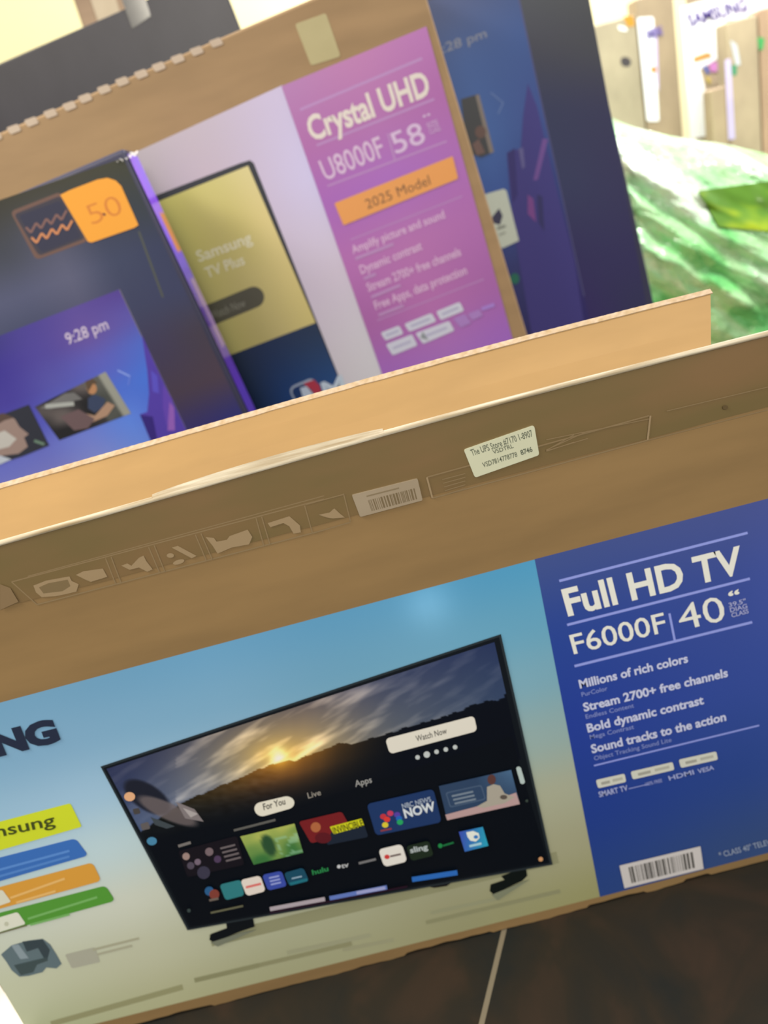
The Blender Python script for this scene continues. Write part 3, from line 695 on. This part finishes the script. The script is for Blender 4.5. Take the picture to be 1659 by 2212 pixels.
b_.line((254, 800), (281, 813), 3, (150, 166, 226)); b_.line((281, 813), (277, 832), 3, (110, 130, 214))
b_.text('9:28 pm', (147, 745), (236, 710), (138, 722), (212, 190, 206), .01)
TH = [(75, 879), (228, 803), (283, 893), (128, 951)]
def thf(u, v, x, y):
    c = lerp((40, 38, 40), (104, 92, 88), max(0, min(1, 1.2*noise.noise(Vector((u*2.2, v*2, 4)))+.45-v*.4)))
    if u > .9: c = (158, 152, 138)
    elif u > .7: c = lerp(c, (110, 112, 100), .5)
    return c
b_.grid(TH, 24, 14, thf)
b_.poly([(86, 882), (140, 850), (160, 848), (178, 862), (150, 868), (110, 884)], (118, 112, 108))
b_.disc((198, 839), 11, (188, 132, 92), 13, rot=-.3); b_.poly([(184, 824), (200, 817), (212, 828), (200, 830), (190, 848)], (96, 76, 60))
b_.poly([(190, 860), (205, 852), (228, 862), (222, 880), (205, 892), (190, 882)], (62, 70, 94)); b_.poly([(172, 890), (205, 898), (232, 868), (248, 876), (232, 898), (200, 912), (180, 908)], (178, 138, 112)); b_.poly([(130, 900), (170, 884), (205, 905), (190, 925), (160, 930)], (112, 88, 88))
b_.line((98, 878), (160, 872), 9, (176, 172, 162))
b_.poly([(-100, 935), (62, 874), (106, 962), (50, 985), (-60, 1020)], (52, 52, 60))
b_.poly([(-60, 925), (10, 895), (32, 905), (42, 922), (62, 938), (52, 945), (60, 965), (40, 980), (0, 985), (-60, 1000)], (158, 130, 118)); b_.poly([(-60, 915), (6, 892), (30, 902), (10, 908), (-20, 925)], (92, 72, 64)); b_.poly([(-30, 945), (10, 930), (36, 948), (20, 965), (-20, 975)], (196, 184, 172)); b_.line((74, 952), (96, 960), 6, (110, 130, 110))
b_.poly([(-60, 990), (0, 984), (25, 992), (0, 1003), (-60, 1015)], (190, 190, 196))
b_.build('menu_picture', PRINT, wr, 'violet blue printed menu screen with two film thumbnails')
# purple print on the narrow right side of carton B
c, d = math.cos(TILT), math.sin(TILT)
sx = -.170*YL+.0005; v, f, cc = [], [], []
NT, NDp = 90, 12
def sidef(k, w_):
    # k = 0 top .. 1 bottom, w_ = 0 front .. 1 rear
    if k < .16: col = (150, 90, 255)
    elif k < .34: col = lerp((150, 90, 255), (92, 58, 180), (k-.16)/.18)
    elif k < .5: col = lerp((92, 58, 180), (88, 62, 122), (k-.34)/.16)
    elif k < .75: col = lerp((88, 62, 122), (96, 56, 160), (k-.5)/.25)
    else: col = (92, 62, 158)
    if w_ > .45:
        if k < .12: col = lerp(col, (140, 100, 190), .6)
        elif .17 < k < .3: col = (212, 130, 72)
        elif .38 < k < .62: col = (150, 124, 148)
    return col
t1 = .1105*YL-.008; t0 = t1-.46
for i in range(NT+1):
    for j in range(NDp+1):
        tt = t1+(t0-t1)*i/NT; yy = YL+.002+(.075-.006)*j/NDp
        v.append((sx*c-tt*d, yy, CAMZ+sx*d+tt*c)); cc.append(alb(sidef(i/NT, j/NDp), (1.15, 1.15, .75)))
for i in range(NT):
    for j in range(NDp): a_ = i*(NDp+1)+j; f.append((a_, a_+NDp+1, a_+NDp+2, a_+1))
sg = vcol('glossy_side_print', .2, .35)
mesh_obj('side_print', v, f, sg, navL, cols=cc, label='violet print on the narrow side')
# crumpled clear film on its top right corner
FILM, nt, b = new_mat('clear_film', .08, .6); b.inputs['Base Color'].default_value = (.9, .9, .95, 1); b.inputs['Alpha'].default_value = .4
v, f = [], []
for i in range(15):
    for j in range(7):
        p = at(248+i*3.2, 350-j*2.0-i*1.0, YL-.002)
        v.append((p.x, YL-.003+.02*j/6+.004*noise.noise(Vector((i*.9, j*.9, 1))), p.z+.004*noise.noise(Vector((i*.7, j*.8, 6)))))
for i in range(14):
    for j in range(6): a_ = i*7+j; f.append((a_, a_+7, a_+8, a_+1))
mesh_obj('film_scrap', v, f, FILM, navL, label='crumpled clear film on the corner', smooth=True)

# ---- carton C: dark navy behind, right
YR = 1.45
navR = tilt_carton('television_carton', 'dark navy television carton with menu print, right of and behind the purple panel carton', YR, .14, -.70, .3805*YR, .158*YR, NAVY, .004)
a = Art(YR, EB)
r_tab = [[(76, 82, 112), (78, 86, 120), (72, 84, 120)], [(64, 84, 128), (70, 96, 148), (66, 88, 138)], [(64, 92, 142), (74, 104, 160), (66, 82, 138)], [(60, 88, 150), (66, 90, 152), (58, 66, 120)], [(56, 64, 110), (60, 60, 108), (58, 52, 104)], [(50, 56, 92), (54, 50, 96), (54, 46, 100)]]
a.grid([(840, 30), (1110, -60), (1275, 700), (1030, 800)], 20, 34, lambda u, v, x, y: grid_col(r_tab, u, v))
mt = [[(84, 84, 84), (86, 84, 82)], [(72, 70, 78), (74, 72, 76)], [(58, 60, 86), (60, 58, 84)], [(60, 62, 92), (60, 56, 88)], [(58, 52, 92), (58, 52, 90)], [(60, 48, 96), (56, 56, 84)]]
a.grid([(1110, -60), (1262, -60), (1408, 720), (1275, 700)], 8, 30, lambda u, v, x, y: grid_col(mt, u, v))
a.line((1112, -40), (1262, 640), 2.5, (88, 84, 120))
a.text('9:28 pm', (940, 121), (1052, 80), (936, 102), (142, 140, 148), .01)
a.line((1060, 200), (1087, 222), 2.5, (110, 128, 170)); a.line((1087, 222), (1076, 246), 2.5, (110, 128, 170))
a.poly([(1140, 180), (1160, 230), (1200, 400), (1240, 560), (1262, 700), (1150, 730), (1110, 500), (1102, 420), (1095, 330), (1125, 320), (1130, 250)], (72, 64, 124))
a.poly([(1172, 300), (1184, 300), (1162, 388), (1152, 390)], (118, 82, 142)); a.poly([(1140, 420), (1152, 430), (1158, 480), (1140, 462)], (128, 74, 134)); a.poly([(1096, 330), (1112, 320), (1118, 420), (1108, 440)], (62, 54, 108))
a.poly([(1120, 322), (1130, 318), (1134, 360), (1128, 366)], (104, 96, 140)); a.poly([(1160, 420), (1172, 425), (1176, 500), (1164, 480)], (60, 56, 100))
a.disc((1112, 602), 10, (48, 108, 88), 12)
nr = a.build('printed_wrap', PRINT, navR, 'navy printed front with violet treetops')
b_ = sub(a)
b_.poly([(996, 214), (1034, 203), (1067, 328), (1040, 340), (1010, 330)], (74, 72, 72)); b_.poly([(1027, 206), (1035, 204), (1067, 328), (1058, 332)], (140, 124, 112)); b_.disc((1038, 285), 12, (110, 84, 76), 14); b_.poly([(1020, 312), (1034, 300), (1048, 330), (1030, 336)], (120, 92, 84))
b_.build('film_thumbnail', PRINT, nr, 'dark printed thumbnail'); b_ = sub(a)
b_.poly([(1040, 424), (1053, 418), (1088, 408), (1094, 412), (1121, 520), (1086, 536), (1070, 530)], (206, 204, 182)); b_.poly([(1062, 470), (1078, 450), (1086, 466), (1080, 486), (1066, 482)], (70, 66, 86)); b_.line((1074, 494), (1092, 488), 6, (140, 138, 124)); b_.line((1078, 508), (1092, 502), 4, (160, 156, 140))
b_.build('white_card', PRINT, nr, 'white printed card with a dark mark')

# ---- carton D: plain dark, behind top left
YD = 1.63
DK = noisy('charcoal_print', alb((34, 33, 40), EB), alb((58, 54, 60), EB), (5, 5, 2.5), .38, .45)
dk = tilt_carton('television_carton', 'plain charcoal carton with a painted sheen near its top edge, behind the purple panel carton', YD, .13, -1.0, .0045*YD, .2315*YD, DK, .003)
slab('sheen_strip', [(252, -30), (300, -44), (326, 34), (286, 62)], YD, .0008, plain('painted_sheen', (96, 90, 84), EB, .12, .8), dk, 'pale strip standing in for sheen on the charcoal front')  # pale slab imitates the shine on this carton

# ---- brown carton standing upright behind it
kb = empty('upright_carton', (at(212, 20, 2.3).x, 2.36, 0), 'narrow brown carton standing against the cream wall, behind the charcoal carton', 'box')
xa, xb = at(172, 40, 2.3).x, at(292, 10, 2.3).x
o = Mesh().box(xa, xb, 2.3, 2.42, 0, 1.62).build('carton_body', kraft('kraft_upright', (150, 124, 98), (1.1, 1., .85)), kb); bevel(o, .004)
Mesh().box((xa+xb)/2-.03, (xa+xb)/2+.03, 2.2985, 2.3, .9, 1.62).build('packing_tape', plain('tan_tape', (176, 156, 126), (1.1, 1, .85), .25), kb)

# ================================================================== scrap of paper at the lower left, beside the carton
pA = on_z(-60, 2175, 0)
v, f = [], []
cx, cy = XL-.075, D+.06
for i in range(9):
    for j in range(9):
        v.append((cx-.085+.15*i/8, cy-.10+.2*j/8, .006+.035*max(0, noise.noise(Vector((i*.4, j*.4, 1)))+.3)))
for i in range(8):
    for j in range(8): a_ = i*9+j; f.append((a_, a_+9, a_+10, a_+1))
o = mesh_obj('paper_sheet', v, f, plain('white_paper', (250, 235, 232), (1., .9, .8), .8), None, smooth=True)
sm = o.modifiers.new('thickness', 'SOLIDIFY'); sm.thickness = .0015; sm.offset = 0
o['label'] = 'crumpled white paper lying on the floor beside the front carton'; o['category'] = 'paper'

# ================================================================== green plastic sack
sack = empty('plastic_sack', (1.15, 2.25, 0), 'bulging green plastic sack right of the navy cartons', 'bag')
YS = 1.95
sil = [(1180, 170), (1315, 226), (1400, 262), (1500, 286), (1600, 300), (1700, 322), (1850, 400), (2050, 560)]
def sil_y(x):
    for (a_, ya), (b2, yb) in zip(sil, sil[1:]):
        if x <= b2: return ya+(yb-ya)*max(0, (x-a_)/(b2-a_))
    return sil[-1][1]
x_min, x_max = at(1260, 205, YS).x, 1.75
def sack_top(x):
    # height profile read off the silhouette
    best = None
    for k in range(0, 90):
        px_ = 1100+k*11; p = at(px_, sil_y(px_), YS)
        if best is None or abs(p.x-x) < best[0]: best = (abs(p.x-x), p.z)
    return best[1]
NU, NV = 230, 190
prof = [sack_top(x_min+(x_max-x_min)*i/NU) for i in range(NU+1)]
prof = [sum(prof[max(0, i-5):i+6])/len(prof[max(0, i-5):i+6]) for i in range(NU+1)]
v, f = [], []
def wr_(x, z, k):
    q_ = x*.75-z*.66; p_ = x*.66+z*.75
    n_ = noise.noise(Vector((q_*2.2, p_*9+q_*1.2, k)))*.030+noise.noise(Vector((q_*6+3, p_*24, k+2)))*.018
    n_ += abs(noise.noise(Vector((q_*2.5, p_*13+q_, k+5))))*-.030
    n_ += noise.noise(Vector((q_*22, p_*38, k+7)))*.0035
    return n_
for j in range(NV+1):
    vv = j/NV*math.pi   # front from top (0) to floor (pi): cross-section in y/z
    for i in range(NU+1):
        u = i/NU; x = x_min+(x_max-x_min)*u
        h = prof[i]; e_ = min(1, u/.05)**.5*min(1, (1-u)/.2)**.5
        tz = (1+math.cos(vv))/2
        z = .012+(h-.012)*tz**.75
        y = YS+.18-math.sin(vv)**.7*.26*e_-.05*(1-tz)
        w_ = wr_(x, z, 1.)*math.sin(vv)**.5
        v.append((x, y+w_*1.4, z+w_*.25*(1 if j > 3 else .3)))
for j in range(NV):
    for i in range(NU): a_ = j*(NU+1)+i; f.append((a_, a_+NU+1, a_+NU+2, a_+1))
n = len(v); 
for j in range(NV+1):
    vv = j/NV*math.pi
    for i in range(0, NU+1):
        u = i/NU; x = x_min+(x_max-x_min)*u; h = prof[i]; e_ = min(1, u/.05)**.5*min(1, (1-u)/.2)**.5
        tz = (1+math.cos(vv))/2; z = .012+(h-.012)*tz**.75
        v.append((x, YS+.18+math.sin(vv)**.7*.24*e_, z))
for j in range(NV):
    for i in range(NU): a_ = n+j*(NU+1)+i; f.append((a_, a_+1, a_+NU+2, a_+NU+1))
m, nt, b = new_mat('green_plastic', .16, .8)
b.inputs['Coat Weight'].default_value = 1; b.inputs['Coat Roughness'].default_value = .06; b.inputs['Coat IOR'].default_value = 1.9
tc = nt.nodes.new('ShaderNodeTexCoord')
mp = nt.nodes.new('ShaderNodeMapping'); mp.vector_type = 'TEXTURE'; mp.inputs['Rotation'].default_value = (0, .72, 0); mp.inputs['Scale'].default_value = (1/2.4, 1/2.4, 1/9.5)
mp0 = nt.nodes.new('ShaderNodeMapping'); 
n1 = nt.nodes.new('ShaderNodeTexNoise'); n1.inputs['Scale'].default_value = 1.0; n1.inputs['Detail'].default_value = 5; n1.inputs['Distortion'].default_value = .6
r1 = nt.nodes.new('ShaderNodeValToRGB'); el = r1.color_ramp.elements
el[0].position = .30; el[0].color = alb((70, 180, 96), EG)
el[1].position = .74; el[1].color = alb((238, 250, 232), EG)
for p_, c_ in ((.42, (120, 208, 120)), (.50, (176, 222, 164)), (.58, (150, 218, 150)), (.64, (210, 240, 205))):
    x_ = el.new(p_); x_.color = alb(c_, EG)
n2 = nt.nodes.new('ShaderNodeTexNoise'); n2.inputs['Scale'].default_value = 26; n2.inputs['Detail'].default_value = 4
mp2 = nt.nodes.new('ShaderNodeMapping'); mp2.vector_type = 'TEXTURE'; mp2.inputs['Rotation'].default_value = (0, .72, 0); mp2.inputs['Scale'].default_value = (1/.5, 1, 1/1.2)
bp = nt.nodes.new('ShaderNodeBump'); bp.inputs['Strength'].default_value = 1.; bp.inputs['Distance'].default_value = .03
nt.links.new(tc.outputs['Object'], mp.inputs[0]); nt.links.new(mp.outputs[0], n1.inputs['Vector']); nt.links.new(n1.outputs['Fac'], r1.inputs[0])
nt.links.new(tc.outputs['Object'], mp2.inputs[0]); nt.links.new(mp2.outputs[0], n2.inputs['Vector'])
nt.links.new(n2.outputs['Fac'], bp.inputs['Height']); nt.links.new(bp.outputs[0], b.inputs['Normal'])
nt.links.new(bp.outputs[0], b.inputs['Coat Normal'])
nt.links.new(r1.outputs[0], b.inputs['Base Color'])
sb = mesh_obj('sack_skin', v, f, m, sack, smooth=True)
# olive leaf print moulded to the front of the skin
import mathutils
bm_tree = mathutils.bvhtree.BVHTree.FromPolygons([Vector(q_) for q_ in v], f)
lv, lf, lc = [], [], []
LQ2 = [(1508, 412), (1680, 388), (1720, 505), (1552, 490)]
for j in range(25):
    for i in range(33):
        p = bl(LQ2, i/32, j/24); r_ = Vector(ray(*p)).normalized()
        hit = bm_tree.ray_cast(Vector((0, 0, CAMZ)), r_)
        q_ = hit[0]-r_*.008 if hit[0] else Vector((0, 0, CAMZ))+r_*2.2
        lv.append(q_); k = noise.noise(Vector((i*.16, j*.2, 3)))
        lc.append(alb(lerp((96, 148, 30), (178, 200, 20), max(0, min(1, (j/24-.45)*2*(1-abs(i/32-.5)*2)+k*.9))), (1.7, 1.6, 1.4)))
for j in range(24):
    for i in range(32): a_ = j*33+i; lf.append((a_, a_+33, a_+34, a_+1))
mesh_obj('leaf_print', lv, lf, vcol('olive_print', .3, .5, .4), sack, cols=lc, label='olive green printed patch', smooth=True)

# ================================================================== brightly lit cartons behind the sack
YB = 2.72
EW = (2.0, 1.85, 1.6)
ST = 'upright cartons in the bright row behind the sack'
WHITE = plain('white_print', (255, 250, 255), (1.2, 1.15, 1.1), .4)
LAV = plain('lavender_print', (226, 212, 255), (1.5, 1.45, 1.35), .4)
def up_carton(label, q0, q1, ztop, col, Y, dep=.07, name='upright_carton'):
    x0, x1 = at(q0, 150, Y).x, at(q1, 150, Y).x
    e_ = empty(name, ((x0+x1)/2, Y+dep/2, 0), label, 'box', ST)
    o = Mesh().box(x0, x1, Y, Y+dep, 0, ztop).build('carton_body', noisy('carton_board', alb(tuple(v_*.9 for v_ in col), EW), alb(tuple(min(255, v_*1.06) for v_ in col), EW), (9, 9, 5), .6, .3, .4), e_)
    bevel(o, .006, 3)
    return e_
def zt_(x, y, Y): return at(x, y, Y).z
c1 = up_carton('tan carton with a dark hole, leftmost of the bright row', 1290, 1384, zt_(1345, 38, YB), (220, 200, 162), YB)
slab('hand_hole', [(1340, 122), (1362, 124), (1364, 144), (1342, 144)], YB, .001, plain('dark_hole', (92, 84, 84), EW), c1, 'round dark hand hole', 10)
slab('orange_sticker', [(1346, 36), (1368, 33), (1372, 56), (1356, 58)], YB, .001, plain('orange_sticker', (252, 178, 60), EW), c1, 'orange sticker', 4)
slab('white_sticker', [(1334, 54), (1352, 58), (1356, 68), (1338, 66)], YB, .001, WHITE, c1, 'white sticker', 4)
c2 = up_carton('tan carton with a tall white printed strip down its left side', 1386, 1466, zt_(1440, -20, YB), (208, 180, 142), YB)
w1 = slab('white_strip', [(1376, 38), (1412, 36), (1424, 262), (1398, 262)], YB, .003, WHITE, c2, 'tall white printed strip', 5)
slab('lavender_edge', [(1412, 60), (1419, 60), (1424, 200), (1416, 170)], YB-.003, .0006, LAV, w1, 'lavender edge')
a = Art(YB-.0062, EW); a.text('SAMSUNG', (1398, 84), (1432, 74), (1395, 66), (140, 118, 196), .04); a.build('brand_lettering', MATTE, w1)
slab('orange_sticker', [(1404, 146), (1416, 142), (1420, 154), (1410, 160)], YB-.003, .001, plain('orange_dot', (250, 176, 90), EW), c2, 'small orange sticker', 4)
c3 = up_carton('carton with a large white printed front bearing purple lettering', 1512, 1720, zt_(1520, -60, YB), (214, 188, 152), YB)
WQ = [(1470, 15), (1700, -50), (1700, 34), (1572, 44), (1552, 60), (1560, 120), (1512, 150), (1528, 210), (1548, 290), (1492, 300)]
p_ = [at(x_, y_, YB-.003) for x_, y_ in WQ]; N_ = len(p_)
bk = [Vector((q_.x, YB, q_.z)) for q_ in p_]
wp = mesh_obj('white_front', p_+bk, [tuple(range(N_-1, -1, -1)), tuple(range(N_, 2*N_))]+[(i, (i+1) % N_, N_+(i+1) % N_, N_+i) for i in range(N_)], WHITE, c3, label='white printed front, torn along its lower right')
a = Art(YB-.0062, EW); a.text('SAMSUNG', (1491, 57), (1616, 22), (1483, 32), (104, 76, 176), .015); a.build('brand_lettering', MATTE, wp, 'purple brand lettering')
def lab(par, q, c, nm, lb, Y): slab(nm, q, Y, .0012, plain(nm, c, EW), par, lb, 4)
lab(c3, [(1497, 124), (1530, 112), (1540, 122), (1500, 135)], (252, 186, 96), 'orange_sticker', 'orange sticker', YB-.004)
lab(c3, [(1530, 138), (1556, 130), (1560, 152), (1536, 156)], (250, 160, 226), 'pink_sticker', 'pink sticker', YB-.004)
lab(c3, [(1518, 140), (1526, 142), (1534, 160), (1526, 158)], (120, 136, 220), 'blue_sticker', 'blue sticker', YB-.004)
lab(c3, [(1524, 164), (1536, 168), (1536, 182), (1528, 178)], (246, 212, 116), 'yellow_sticker', 'yellow sticker', YB-.004)
c4 = up_carton('tan carton with a lavender printed strip and a green sticker', 1574, 1641, zt_(1600, 40, 2.5), (228, 200, 160), 2.5)
slab('lavender_strip', [(1566, 130), (1578, 126), (1588, 300), (1574, 302)], 2.5, .0012, LAV, c4, 'tall lavender strip', 2)
lab(c4, [(1580, 140), (1592, 140), (1592, 162), (1582, 164)], (100, 180, 130), 'green_sticker', 'green sticker', 2.5)
lab(c4, [(1577, 86), (1592, 96), (1600, 140), (1590, 142)], (252, 250, 245), 'white_sticker', 'white sticker', 2.5)
c5 = up_carton('peach carton with a bright green sticker, rightmost of the bright row', 1644, 1760, zt_(1680, 10, 2.5), (226, 184, 146), 2.5)
lab(c5, [(1636, 80), (1652, 82), (1648, 108), (1640, 108)], (96, 200, 110), 'green_sticker', 'bright green sticker', 2.5)
c6 = up_carton('low tan carton standing in front of the large white printed front', 1532, 1566, zt_(1548, 190, 2.4), (208, 176, 140), 2.4, .05)
